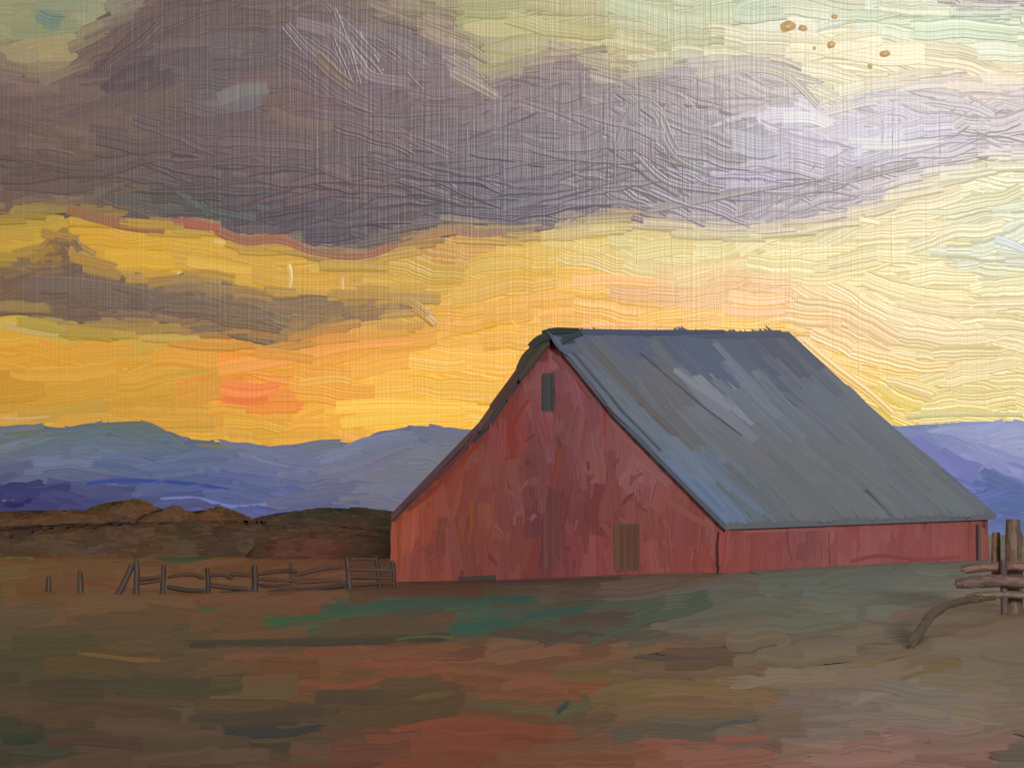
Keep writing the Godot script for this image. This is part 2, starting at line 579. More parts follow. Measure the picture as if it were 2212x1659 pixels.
	# the clouds: bodies with depth standing before the sky, covered in their own strokes
	var grey := T([30,250,122,97,94, 60,350,115,93,90, 20,420,122,97,90, 150,200,132,108,100, 250,100,115,91,88, 330,40,111,87,86, 450,30,111,87,84, 600,40,115,91,88, 250,180,107,86,86, 310,160,93,74,86, 400,110,111,93,96, 480,180,107,95,98, 540,90,107,93,96, 520,210,119,108,118, 620,200,113,89,88, 650,250,119,87,88, 720,120,115,97,106, 780,90,113,93,98, 850,130,115,89,102, 920,100,119,97,106, 750,180,117,93,106, 700,230,115,82,80, 800,240,115,87,96, 900,220,115,89,100, 960,180,126,103,112, 200,300,122,99,90, 150,380,117,95,88, 350,250,113,93,90, 300,330,111,91,92, 450,300,111,91,98, 560,320,109,89,94, 400,390,101,87,92, 400,420,91,87,86, 450,440,87,82,86, 540,360,107,89,94, 650,340,107,87,94, 750,320,107,87,94, 850,300,109,89,98, 950,300,103,86,98, 620,400,107,86,92, 750,400,107,84,92, 850,400,105,84,94, 580,440,91,76,90, 660,470,89,78,92, 720,490,87,76,92, 800,460,97,78,88, 850,440,99,80,92, 950,430,93,84,98, 900,480,91,80,94, 200,420,119,99,86, 120,440,144,118,86, 100,300,124,103,94, 870,30,136,112,98, 980,80,144,120,102, 1060,250,126,104,114, 1100,200,128,106,114, 1200,160,128,104,108, 1150,300,115,101,114, 1050,380,101,91,108, 1100,430,99,93,112, 1000,460,95,86,98, 1200,400,107,101,118, 1250,250,128,110,120, 1350,200,140,122,124, 1400,280,132,118,129, 1300,350,122,110,126, 1350,420,128,120,135, 1200,470,107,93,108, 1500,200,159,148,150, 1480,260,138,124,135, 1550,320,148,144,160, 1600,230,174,163,166, 1680,200,192,180,180, 1720,260,223,216,237, 1640,360,181,176,201, 1550,400,153,146,166, 1450,450,150,135,151, 1650,440,172,161,178, 1800,380,164,153,166, 1750,330,196,191,214, 1850,310,214,210,233, 1900,270,207,201,217, 1820,250,196,189,201, 2000,220,192,182,192, 2100,200,207,191,182, 2180,240,192,182,185, 1980,300,214,212,235, 2050,300,201,195,210, 2150,300,192,182,192, 2080,340,185,176,187, 1950,370,183,172,187, 1800,430,179,167,182, 1620,470,164,151,166, 1500,480,159,144,155, 1350,460,134,106,102])  # right-hand rows lightened and blued to carry the surface glare
	var small := T([20,600,144,116,80, 60,620,132,105,84, 120,540,138,107,68, 150,620,128,103,88, 250,640,126,103,90, 350,650,128,103,88, 150,670,124,101,84, 300,690,134,109,84, 420,620,134,109,84, 480,690,140,111,84, 550,690,140,113,82, 560,720,142,114,78, 640,680,148,118,80, 750,670,154,122,76, 850,665,173,134,74, 20,640,136,109,86])
	var edge := T([2100,5,138,116,124, 2200,8,150,132,138])
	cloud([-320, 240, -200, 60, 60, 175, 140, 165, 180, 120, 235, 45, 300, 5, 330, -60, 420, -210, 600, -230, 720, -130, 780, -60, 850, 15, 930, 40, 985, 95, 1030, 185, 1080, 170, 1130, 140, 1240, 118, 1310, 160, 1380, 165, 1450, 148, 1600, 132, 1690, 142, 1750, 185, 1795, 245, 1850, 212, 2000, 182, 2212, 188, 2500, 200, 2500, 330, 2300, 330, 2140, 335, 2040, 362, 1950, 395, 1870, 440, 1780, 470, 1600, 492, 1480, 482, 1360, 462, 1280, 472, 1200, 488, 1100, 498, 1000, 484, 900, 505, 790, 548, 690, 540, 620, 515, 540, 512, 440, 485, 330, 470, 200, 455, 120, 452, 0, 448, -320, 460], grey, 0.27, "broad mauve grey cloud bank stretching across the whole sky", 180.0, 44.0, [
		[V([140, 448, 200, 468, 290, 488, 360, 496]), 28.0, rgb(158, 108, 70)], [V([355, 478, 450, 492, 530, 520, 600, 516, 690, 545, 790, 550, 870, 520]), 24.0, rgb(160, 96, 68)], [V([380, 476, 430, 486, 480, 494]), 26.0, rgb(168, 94, 66)], [V([860, 520, 930, 508, 990, 500]), 18.0, rgb(176, 122, 72)], [V([980, 498, 1030, 505, 1100, 500]), 20.0, rgb(150, 108, 76)],
		[V([280, 158, 310, 156, 345, 154]), 24.0, rgb(88, 76, 82)], [V([385, 400, 420, 425, 460, 460]), 40.0, rgb(84, 90, 84)], [V([400, 430, 470, 450, 560, 470]), 34.0, rgb(80, 84, 84)], [V([545, 437, 575, 445, 605, 440]), 28.0, rgb(80, 76, 84)], [V([470, 215, 520, 195, 580, 190]), 34.0, rgb(118, 114, 114)],
		[V([640, 50, 720, 75, 770, 130, 800, 165, 880, 180]), 32.0, rgb(122, 104, 112)], [V([700, 60, 780, 70, 860, 100, 930, 140]), 26.0, rgb(114, 100, 106)], [V([580, 240, 640, 265, 720, 275]), 30.0, rgb(112, 90, 84)], [V([680, 120, 720, 160, 760, 190]), 34.0, rgb(112, 90, 80)],
		[V([1340, 320, 1365, 250, 1410, 235, 1460, 330, 1540, 370]), 34.0, rgb(122, 118, 122)], [V([1380, 330, 1450, 390, 1560, 410]), 30.0, rgb(124, 122, 130)], [V([1400, 450, 1600, 410, 1800, 375]), 30.0, rgb(138, 130, 132)], [V([1600, 445, 1800, 395, 1990, 350]), 24.0, rgb(140, 132, 138)], [V([1690, 255, 1750, 255, 1800, 275]), 30.0, rgb(212, 212, 218)], [V([1830, 310, 1930, 312, 2040, 298]), 30.0, rgb(200, 202, 208)], [V([1500, 165, 1620, 148, 1700, 165, 1770, 230]), 22.0, rgb(176, 170, 152)]])
	cloud([-200, 590, -60, 575, 40, 574, 90, 560, 92, 525, 130, 512, 165, 528, 190, 570, 240, 600, 330, 612, 420, 600, 500, 622, 580, 640, 680, 655, 780, 645, 900, 650, 905, 680, 800, 690, 700, 705, 612, 740, 540, 722, 460, 720, 380, 706, 300, 704, 210, 702, 130, 692, 60, 672, -60, 660, -200, 668], small, 0.25, "small low brown grey cloud at the left above the orange glow", 150.0, 36.0, [
		[V([95, 545, 120, 522, 155, 522, 175, 548]), 22.0, rgb(130, 104, 66)], [V([60, 610, 200, 620, 330, 640]), 36.0, rgb(122, 104, 90)]])
	cloud([2040, -120, 2500, -120, 2500, 30, 2300, 18, 2212, 12, 2110, 8, 2060, 0], edge, 0.24, "sliver of mauve cloud cut off by the top right corner", 110.0, 22.0, [])


func cloud(list: Array, table: PackedFloat32Array, d: float, label: String, l: float, w: float, marks: Array) -> void:
	var poly := PackedVector2Array(V(list))
	var centre := Vector2.ZERO
	for q in poly: centre += q / poly.size()
	var o := thing("cloud", at(centre.x, centre.y, sky_d(centre.x) - d), label, "cloud")
	var front := PackedVector3Array()
	for q in poly: front.append(at(q.x, q.y, sky_d(q.x) - d))
	var tint := PackedColorArray()
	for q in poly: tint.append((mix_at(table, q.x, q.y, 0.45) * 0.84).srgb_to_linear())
	var order := Geometry2D.triangulate_polygon(poly)
	var body := put_mesh("body", slab(front, Vector3(0, 0, -d + 0.05), order, tint), mats.sky, o)
	body.name = "body"
	var p := Pile.new()
	var bulge := func(u: float, v: float) -> Vector3:
		var e := 1e9
		var q := Vector2(u, v)
		for k in poly.size():
			e = minf(e, q.distance_squared_to(Geometry2D.get_closest_point_to_segment(q, poly[k], poly[(k + 1) % poly.size()])))
		e = sqrt(e)
		if not Geometry2D.is_point_in_polygon(q, poly): e = 0.0
		return at(u, v, sky_d(u) - d - 0.04 - 1.2 * smoothstep(0.0, 190.0, e))
	var inside := func(u: float, v: float) -> bool: return Geometry2D.is_point_in_polygon(Vector2(u, v + 7.0 * sin(u * 0.031)), poly)
	var x0 := 1e9
	var x1 := -1e9
	var y0 := 1e9
	var y1 := -1e9
	for q in poly:
		x0 = minf(x0, q.x); x1 = maxf(x1, q.x); y0 = minf(y0, q.y); y1 = maxf(y1, q.y)
	var unit := 419.0 / F
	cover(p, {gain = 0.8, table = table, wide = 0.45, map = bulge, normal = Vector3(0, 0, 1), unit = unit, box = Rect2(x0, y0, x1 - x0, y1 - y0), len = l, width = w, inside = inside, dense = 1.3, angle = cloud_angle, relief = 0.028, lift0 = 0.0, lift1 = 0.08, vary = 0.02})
	# the margin, worked wet into the sky: strokes whose paint turns from cloud to sky across the edge
	var edge := 0.0
	for k in poly.size(): edge += poly[k].distance_to(poly[(k + 1) % poly.size()])
	for k in int(edge / 7.0):
		var i := rng.randi() % poly.size()
		var a := poly[i]
		var b := poly[(i + 1) % poly.size()]
		if rng.randf() > a.distance_to(b) / 190.0: continue
		var q := a.lerp(b, rng.randf()) + Vector2(rng.randf_range(-10, 10), rng.randf_range(-26, 30))
		var near := 1e9
		for n in poly.size(): near = minf(near, q.distance_to(Geometry2D.get_closest_point_to_segment(q, poly[n], poly[(n + 1) % poly.size()])))
		var deep := near if Geometry2D.is_point_in_polygon(q, poly) else -near
		var col := mix_at(table, q.x, q.y, 0.45).lerp(mix_at(clear, q.x, q.y, 0.45), clampf(0.5 - deep / 52.0, 0.0, 1.0)) * 0.87
		var dir := (b - a).normalized()
		if dir.x < 0: dir = -dir
		dir = (dir + Vector2(1.2, 0)).normalized() * rng.randf_range(30, 70)
		accent(p, [q - dir, q + Vector2(0, rng.randf_range(-4, 4)), q + dir], rng.randf_range(14, 30), vary(col, 0.015), bulge, Vector3(0, 0, 1), unit, 0.03, 0.04 + 0.1 * rng.randf())
	for k in marks.size():
		accent(p, marks[k][0], marks[k][1], marks[k][2] * 0.87, bulge, Vector3(0, 0, 1), unit, 0.02, 0.13 + 0.002 * k)
	if d > 0.26:  # the same upright marks over the bank, some lightened as caught glare
		for k in 110:
			var u := 1000.0 + 560.0 * pow(rng.randf(), 0.8) if k < 80 else rng.randf_range(1500, 2240)
			var v := rng.randf_range(110, 460)
			var len2 := rng.randf_range(50, 150)
			if inside.call(u, v) and inside.call(u, v + len2):
				var c := mix_at(table, u, v, 0.45)
				accent(p, [Vector2(u, v), Vector2(u + rng.randf_range(-2, 2), v + len2 * 0.5), Vector2(u + rng.randf_range(-3, 3), v + len2)], rng.randf_range(1.6, 2.6), (c * 0.9).lightened(0.06) if rng.randf() < 0.6 else c.darkened(0.16), bulge, Vector3(0, 0, 1), unit, 0.015, 0.32)
	var m := put_mesh("brushwork", p.mesh(), mats.sky, o)
	m.set_meta("kind", "stuff")


# ------------------------------------------------------------------ hills
func hill_at(u: float, v: float) -> Vector3:
	var c := crest_row(HILL_CREST, u)
	var t := clampf((1165.0 - v) / (1165.0 - c), 0, 1)
	return at(u, v, 300.0 + 14.0 * t)


func build_hills() -> void:
	var blue := T([100,940,91,105,107, 50,960,104,112,121, 200,950,95,109,125, 300,925,93,107,107, 400,980,91,105,133, 150,1000,97,107,133, 300,1010,91,103,135, 50,1020,97,105,131, 500,1000,100,109,139, 600,980,108,114,143, 700,970,111,116,133, 800,960,109,116,141, 900,940,104,112,133, 950,1000,111,114,125, 850,1020,111,112,127, 700,1040,108,110,133, 800,1080,108,110,129, 600,1060,91,101,141, 450,1050,83,97,139, 400,1090,78,83,123, 250,1070,69,74,114, 100,1080,62,62,107, 30,1080,53,55,95, 550,1110,80,86,131, 700,1110,90,95,125, 2000,950,123,135,172, 2100,940,143,153,192, 2050,1000,111,119,172, 2150,1000,135,143,187, 2200,960,150,157,192, 2100,1060,94,105,162, 2200,1080,86,103,147, 450,950,104,112,111])  # paler lavender rows at the right have glare mixed into them
	var p := Pile.new()
	var nu := 320
	var nv := 16
	for r in nv + 3:
		for c in nu + 1:
			var u := -400.0 + 3050.0 * c / nu
			var cr := crest_row(HILL_CREST, u)
			var v := lerpf(1165.0, cr + 3.0, minf(float(r) / nv, 1.0))
			var pt := hill_at(u, v) + Vector3(0, -0.08, -0.08)
			if r > nv: pt += Vector3(0, -3.0 * pow(r - nv, 1.5), -14.0 * (r - nv))   # the far side falls away
			p.v.append(pt)
			p.n.append(Vector3(0, 0.72, 0.69))
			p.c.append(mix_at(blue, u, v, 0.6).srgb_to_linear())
	for r in nv + 2:
		for c in nu:
			var a := r * (nu + 1) + c
			p.i.append_array([a, a + nu + 1, a + 1, a + nu + 1, a + nu + 2, a + 1])
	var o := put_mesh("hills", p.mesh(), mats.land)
	o.set_meta("kind", "structure")
	var q := Pile.new()
	var inside := func(u: float, v: float) -> bool: return v > crest_row(HILL_CREST, u) + 11.0 and v < 1150.0
	var ang := func(u: float, v: float) -> float:
		var slope := (crest_row(HILL_CREST, u + 30.0) - crest_row(HILL_CREST, u - 30.0)) / 60.0
		var a := slope * (1.0 - smoothstep(920.0, 1050.0, v)) + 0.22 * sin(u * 0.018 + v * 0.01) + (0.5 if u > 1980 and v > 960 and v < 1060 else 0.0)
		return a
	var n := Vector3(0, 0.72, 0.69).normalized()
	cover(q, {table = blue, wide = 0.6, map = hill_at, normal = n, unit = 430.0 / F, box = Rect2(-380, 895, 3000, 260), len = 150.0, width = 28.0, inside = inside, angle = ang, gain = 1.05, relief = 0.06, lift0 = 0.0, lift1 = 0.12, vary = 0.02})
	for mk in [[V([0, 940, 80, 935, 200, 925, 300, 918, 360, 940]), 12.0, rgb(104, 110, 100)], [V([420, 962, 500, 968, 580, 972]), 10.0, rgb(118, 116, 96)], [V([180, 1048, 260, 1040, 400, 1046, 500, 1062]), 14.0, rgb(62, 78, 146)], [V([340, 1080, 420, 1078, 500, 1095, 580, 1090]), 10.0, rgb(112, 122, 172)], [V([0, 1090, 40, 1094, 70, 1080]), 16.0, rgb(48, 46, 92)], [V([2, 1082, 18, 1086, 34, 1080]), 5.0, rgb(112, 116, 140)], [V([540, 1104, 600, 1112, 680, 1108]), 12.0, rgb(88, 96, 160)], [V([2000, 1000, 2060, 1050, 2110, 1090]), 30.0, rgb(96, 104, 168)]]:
		accent(q, mk[0], mk[1], mk[2], hill_at, n, 430.0 / F, 0.04, 0.15)
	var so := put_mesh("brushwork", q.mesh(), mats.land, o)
	so.set_meta("kind", "stuff")


# ------------------------------------------------------------------ field
func build_field() -> void:
	var earth := T([50,1210,105,76,40, 50,1200,109,84,38, 200,1240,105,72,40, 400,1220,107,74,40, 600,1225,109,70,40, 780,1210,105,66,40, 100,1270,109,76,41, 400,1275,109,74,41, 700,1280,111,70,41, 60,1310,97,76,52, 200,1320,105,78,52, 350,1310,113,76,47, 480,1310,109,76,47, 600,1300,109,70,45, 100,1350,88,72,52, 300,1370,84,70,47, 50,1400,74,70,43, 120,1420,69,70,45, 500,1370,76,66,43, 600,1345,61,84,52, 700,1330,69,84,59, 800,1310,69,80,59, 850,1300,65,82,65, 1000,1300,63,84,68, 1100,1330,61,86,68, 1100,1350,61,84,67, 900,1280,84,62,50, 1000,1270,97,74,54, 900,1260,101,70,49, 750,1370,84,64,47, 900,1370,88,64,49, 560,1420,113,76,45, 700,1420,116,78,45, 800,1430,118,74,45, 950,1400,101,72,49, 900,1430,122,72,47, 300,1420,92,72,45, 200,1410,97,74,41, 400,1440,88,70,45, 250,1470,74,70,49, 320,1480,67,70,50, 100,1480,76,66,45, 500,1470,97,72,47, 650,1460,109,74,43, 700,1480,126,76,47, 560,1500,101,80,52, 600,1530,92,74,50, 100,1540,88,66,45, 300,1520,84,66,47, 50,1600,59,60,41, 200,1590,84,64,47, 400,1570,88,72,52, 600,1560,78,66,49, 550,1590,57,58,49, 750,1520,80,66,45, 800,1510,76,66,43, 700,1600,80,66,49, 850,1500,88,70,43, 950,1530,92,74,45, 900,1590,126,66,43, 1000,1580,128,68,43, 1100,1590,124,70,45, 950,1640,122,70,43, 800,1630,105,66,47, 500,1640,88,70,50, 200,1640,88,68,49, 1200,1260,88,72,58, 1300,1290,88,76,63, 1400,1260,97,82,68, 1350,1300,67,84,65, 1500,1260,106,91,80, 1250,1350,82,68,59, 1300,1370,84,74,59, 1500,1300,89,93,82, 1600,1280,98,97,84, 1700,1290,98,105,92, 1850,1260,104,109,96, 1950,1250,110,109,96, 1700,1330,102,101,86, 1900,1330,106,105,90, 1150,1400,118,78,52, 1250,1420,113,80,56, 1400,1400,113,86,61, 1600,1380,114,99,78, 1700,1400,117,101,80, 1150,1470,118,74,45, 1210,1490,130,78,50, 1350,1430,105,84,59, 1450,1420,94,72,58, 1300,1480,109,88,50, 1450,1480,118,96,59, 1550,1470,121,97,65, 1560,1520,125,93,55, 1350,1560,97,78,52, 1250,1600,105,74,52, 1150,1550,88,78,50, 1200,1540,61,74,52, 1500,1560,102,93,76, 1600,1540,114,99,78, 1450,1580,94,84,65, 1400,1620,130,80,58, 1550,1620,136,89,73, 1300,1640,124,82,56, 1700,1470,129,111,90, 1700,1520,119,107,94, 1800,1450,125,109,88, 1850,1520,127,113,98, 1950,1480,127,115,102, 1800,1580,123,107,94, 1650,1600,119,99,82, 1750,1640,142,103,88, 1900,1620,144,109,96, 2000,1600,136,107,94, 2100,1400,119,103,88, 2050,1350,119,101,82, 2150,1450,119,107,90, 2150,1560,127,111,94, 2180,1640,102,93,78, 2100,1640,138,103,88, 2050,1420,123,101,67, 2000,1400,98,82,61])  # lighter, greyer right half: sheen haze put into the ground colours
	var gain := 1.31
	var p := Pile.new()
	# the land itself, out past the hills' feet
	var rows := []
	for k in 45: rows.append(12.0 + 4.0 * k)
	rows.append_array([192.0, 220.0, 300.0, 450.0, 700.0])
	var nu := 160
	for d: float in rows:
		for c in nu + 1:
			var x := lerpf(-1.0, 1.0, float(c) / nu) * (30.0 + d * 0.55)
			p.v.append(Vector3(x, ground_y(x, d) - 0.006 - maxf(d - 185.0, 0.0) * 0.05, -d))
			p.n.append(Vector3.UP)
			var q := place_of(Vector3(x, ground_y(x, d), -d))
			p.c.append((mix_at(earth, q.x, clampf(q.y, 1200, 1700), 0.4) * gain).srgb_to_linear())
	for r in rows.size() - 1:
		for c in nu:
			var a := r * (nu + 1) + c
			p.i.append_array([a, a + nu + 1, a + 1, a + nu + 1, a + nu + 2, a + 1])
	var o := put_mesh("field", p.mesh(), mats.land)
	o.set_meta("kind", "structure")
	var q := Pile.new()
	var all := func(_u: float, _v: float) -> bool: return true
	var ang := func(u: float, v: float) -> float: return noise.get_noise_2d(u * 1.6 + 3000.0, v * 2.4) * 0.28 - (0.07 if v < 1400 and u > 500 else 0.0)
	var un := func(u: float, v: float) -> Array:
		var a := on_ground(u, v)
		var b := on_ground(u, v + 2.0)
		return [absf(b.z - a.z) / 2.0, Vector3.UP]
	cover(q, {table = earth, wide = 0.4, map = on_ground, normal = Vector3.UP, unit = 0.1, unit_at = un, box = Rect2(-200, 1185, 2650, 620), len = 220.0, width = 46.0, inside = all, angle = ang, relief = 0.007, lift0 = 0.004, lift1 = 0.04, vary = 0.03, streak = 0.14, gain = gain, wide_dir = Vector3(0, 0, 1), dense = 1.1})
	var acc := [
		[V([560, 1350, 640, 1342, 720, 1330, 800, 1322]), 16.0, rgb(48, 92, 58)], [V([700, 1325, 850, 1308, 1000, 1300, 1140, 1298]), 26.0, rgb(56, 82, 66)], [V([980, 1360, 1080, 1350, 1160, 1330, 1260, 1318]), 24.0, rgb(50, 84, 70)], [V([400, 1395, 600, 1392, 850, 1385, 960, 1378]), 22.0, rgb(66, 62, 46)],
		[V([560, 1420, 700, 1430, 850, 1410, 1000, 1400]), 26.0, rgb(116, 78, 50)], [V([640, 1475, 740, 1485, 850, 1460, 900, 1420]), 14.0, rgb(128, 76, 52)], [V([480, 1425, 540, 1418, 620, 1425]), 20.0, rgb(116, 74, 54)], [V([160, 1412, 260, 1425, 350, 1430]), 14.0, rgb(112, 86, 46)],
		[V([860, 1590, 950, 1570, 1050, 1568, 1180, 1590]), 30.0, rgb(126, 66, 46)], [V([880, 1620, 1000, 1610, 1150, 1630]), 36.0, rgb(124, 68, 46)], [V([1080, 1490, 1150, 1475, 1230, 1495]), 26.0, rgb(126, 80, 54)], [V([1200, 1545, 1220, 1530, 1230, 1520]), 16.0, rgb(46, 70, 58)], [V([500, 1585, 600, 1590, 700, 1575]), 22.0, rgb(52, 56, 52)], [V([0, 1600, 40, 1602, 80, 1598]), 28.0, rgb(48, 56, 42)],
		[V([1375, 1420, 1450, 1425, 1545, 1424]), 13.0, rgb(84, 68, 62)], [V([1520, 1590, 1560, 1570, 1640, 1560]), 14.0, rgb(78, 82, 76)], [V([1290, 1500, 1420, 1475, 1540, 1478]), 20.0, rgb(116, 98, 62)], [V([120, 1272, 190, 1262, 254, 1272]), 13.0, rgb(112, 64, 46)], [V([60, 1195, 90, 1200, 130, 1212]), 14.0, rgb(118, 62, 44)], [V([10, 1205, 40, 1200, 70, 1206]), 13.0, rgb(116, 98, 48)], [V([320, 1200, 380, 1212, 460, 1204]), 16.0, rgb(66, 76, 50)], [V([1380, 1600, 1500, 1605, 1660, 1600]), 22.0, rgb(132, 84, 66)],
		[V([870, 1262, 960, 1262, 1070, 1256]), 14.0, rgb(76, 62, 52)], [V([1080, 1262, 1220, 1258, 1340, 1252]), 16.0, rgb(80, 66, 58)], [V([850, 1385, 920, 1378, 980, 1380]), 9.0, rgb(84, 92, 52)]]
	for k in acc.size():
		var a: Vector2 = acc[k][0][1]
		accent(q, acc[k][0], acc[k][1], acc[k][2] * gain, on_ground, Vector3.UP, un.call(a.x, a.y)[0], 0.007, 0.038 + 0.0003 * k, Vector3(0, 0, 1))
	var so := put_mesh("grass", q.mesh(), mats.land)
	tag(so, "brown, olive and green autumn grass in long sweeps over the field", "grass", "", "stuff")


# ------------------------------------------------------------------ barn
const CX := 7.94
const GA := 0.788
const GB := 0.6157
const WID := 16.0
const LEN := 19.8


func gable_pt(w: float, y: float, out := 0.0) -> Vector3:
	# w metres to the left of the near corner, along the gable; out metres in front of it
	return Vector3(CX - GA * w - GB * out, y, -(120.0 + GB * w - GA * out))


func side_pt(l: float, y: float, out := 0.0) -> Vector3:
	return Vector3(CX + GB * l + GA * out, y, -(120.0 + GA * l - GB * out))


func gable_at(u: float, v: float) -> Vector3:
	var r := (u - U0) / F
	var w := (CX - 120.0 * r) / (GA + GB * r)
	var d := 120.0 + GB * w
	return at(u, v, d)


func side_at(u: float, v: float) -> Vector3:
	var r := (u - U0) / F
	var l := (120.0 * r - CX) / (GB - GA * r)
	return at(u, v, 120.0 + GA * l)


func build_barn() -> void:
	var b := thing("barn", gable_pt(8.0, 0.0), "weathered red barn with steep grey roof standing in the field", "barn")
	var ng := Vector3(-GB, 0, GA)
	var nside := Vector3(GA, 0, GB)
	# outline of the gable: w, y
	var prof := [[0.0, -0.6], [16.0, -1.1], [16.0, 2.2], [11.3, 5.6], [9.4, 7.75], [8.0, 9.1], [4.9, 5.95], [0.0, 2.1]]
	var front := PackedVector3Array()
	var flat := PackedVector2Array()
	for q in prof:
		front.append(gable_pt(q[0], q[1]))
		flat.append(Vector2(-q[0], -q[1]))
	var red := flat_material(rgb(120, 64, 56), 0.6)
	put_mesh("gable_wall", slab(front, -ng * 0.25, Geometry2D.triangulate_polygon(flat)), red, b)
	var back := PackedVector3Array()
	for q in prof: back.append(gable_pt(q[0], q[1]) + Vector3(GB, 0, -GA) * (LEN - 0.4 - 3.2 * clampf((q[1] - 2.0) / 7.2, 0, 1)))
	put_mesh("rear_wall", slab(back, -ng * 0.25, Geometry2D.triangulate_polygon(flat)), red, b)
	put_mesh("side_wall", slab(PackedVector3Array([side_pt(0.003, 1.98), side_pt(LEN, 2.0), side_pt(LEN, -0.6), side_pt(0.003, -0.6)]), -nside * 0.2, quad_order()), red, b)
	var far := -Vector3(GA, 0, GB) * 1.0
	put_mesh("far_wall", slab(PackedVector3Array([gable_pt(16.0, -1.1, -0.3), gable_pt(16.0, -1.1, -LEN + 0.3), gable_pt(16.0, 1.95, -LEN + 0.3), gable_pt(16.0, 1.95, -0.3)]), far * 0.2, quad_order()), red, b)
	# painted boarding on the gable
	var wall := T([870,1180,136,71,55, 875,1120,144,73,53, 920,1090,136,69,53, 960,1040,128,65,57, 1010,1000,122,65,59, 900,1220,124,65,59, 960,1180,118,65,59, 1015,1130,128,71,53, 1000,1200,116,65,61, 1060,1100,116,63,61, 1060,1000,120,69,66, 1100,930,126,61,57, 1090,1200,118,63,59, 1150,1150,113,61,61, 1200,780,124,75,81, 1190,740,120,69,74, 1150,850,124,71,74, 1220,850,120,71,78, 1260,860,118,69,76, 1200,950,113,69,72, 1260,930,118,71,76, 1320,940,128,79,83, 1300,1010,116,67,70, 1200,1040,109,61,64, 1250,1100,113,61,64, 1190,1120,97,61,68, 1190,1200,105,55,61, 1300,1120,114,61,61, 1380,1010,132,87,91, 1420,1050,134,85,89, 1350,1080,120,67,66, 1450,1100,122,67,66, 1500,1110,124,71,70, 1500,1180,124,65,61, 1540,1200,130,67,59, 1420,1200,126,69,66, 1280,1200,124,65,66, 1120,1230,118,61,59, 940,1240,126,63,57, 1540,1130,126,75,74])  # pinkish rows at the upper right are glare painted onto the wall
	var poly := PackedVector2Array()
	for q in [[16.0, -1.0], [15.95, 2.05], [11.3, 5.4], [9.3, 7.6], [8.0, 8.8], [4.9, 5.8], [0.05, 1.95], [0.0, -0.5]]:
		poly.append(place_of(gable_pt(q[0], q[1])))
	var p := Pile.new()
	var inside := func(u: float, v: float) -> bool: return Geometry2D.is_point_in_polygon(Vector2(u, v), poly)
	var up := func(u: float, v: float) -> float: return PI / 2 + noise.get_noise_2d(u * 2.0, v * 2.0) * 0.6
	var unit := 125.0 / F
	cover(p, {table = wall, wide = 1.0, map = gable_at, normal = ng, unit = unit, box = Rect2(845, 735, 735, 540), len = 110.0, width = 38.0, inside = inside, angle = up, gain = 1.08, relief = 0.012, lift0 = 0.0, lift1 = 0.035, vary = 0.03, bend = 0.6, dense = 1.25})
	for mk in [[V([865, 1105, 862, 1170, 866, 1240]), 11.0, rgb(150, 72, 48)], [V([880, 1105, 935, 1062, 990, 1005, 1036, 955]), 12.0, rgb(136, 66, 54)], [V([1095, 945, 1115, 905, 1145, 860]), 12.0, rgb(136, 56, 50)], [V([1102, 960, 1110, 930, 1122, 902]), 6.0, rgb(140, 52, 44)], [V([1018, 1080, 1020, 1120, 1014, 1180]), 12.0, rgb(136, 74, 46)], [V([1307, 880, 1308, 910, 1307, 945]), 5.0, rgb(150, 56, 44)], [V([1212, 960, 1205, 1010, 1190, 1060]), 20.0, rgb(124, 66, 56)],
		[V([1320, 905, 1355, 950, 1400, 1000]), 18.0, rgb(140, 86, 88)], [V([1370, 985, 1410, 1015, 1450, 1050]), 26.0, rgb(142, 92, 92)], [V([1222, 780, 1250, 820, 1280, 862]), 14.0, rgb(124, 72, 74)], [V([1190, 765, 1208, 780, 1222, 800]), 18.0, rgb(128, 76, 76)], [V([1430, 1075, 1480, 1108, 1540, 1140]), 18.0, rgb(138, 84, 78)]]:
		accent(p, mk[0], mk[1], mk[2], gable_at, ng, unit, 0.012, 0.05)
	for k in 70:                                  # scumbled pinkish and maroon dabs, the pink ones also as painted glints
		var u := rng.randf_range(880, 1550)
		var v := rng.randf_range(770, 1240)
		if not inside.call(u - 16, v - 16) or not inside.call(u + 16, v + 14): continue
		var c := mix_at(wall, u, v, 1.0) * 1.06
		c = c.lerp(rgb(168, 120, 116), rng.randf_range(0.1, 0.4)) if k % 3 else c.darkened(0.14)
		var g := Vector2(rng.randf_range(-16, 16), rng.randf_range(8, 18))
		accent(p, [Vector2(u, v) - g, Vector2(u + rng.randf_range(-4, 4), v), Vector2(u, v) + g], rng.randf_range(7, 16), c, gable_at, ng, unit, 0.012, 0.04)
	var sd := put_mesh("siding", p.mesh(), mats.barn, b)
	sd.set_meta("kind", "stuff")
	# painted boarding on the long side
	var long := T([1600,1180,125,66,65, 1650,1160,122,64,63, 1700,1170,118,64,67, 1740,1180,114,64,69, 1790,1190,123,68,69, 1780,1140,137,84,88, 1850,1160,127,68,69, 1900,1150,133,76,80, 1950,1190,122,64,67, 2000,1150,125,68,71, 2050,1170,129,70,71, 2080,1180,127,68,69, 2120,1170,123,68,63, 2150,1190,116,70,63, 1850,1210,129,74,78, 1650,1215,123,62,63])
	var ps := Pile.new()
	var lc := place_of(side_pt(0.0, 2.0)).x
	var rc := place_of(side_pt(LEN, 2.0)).x
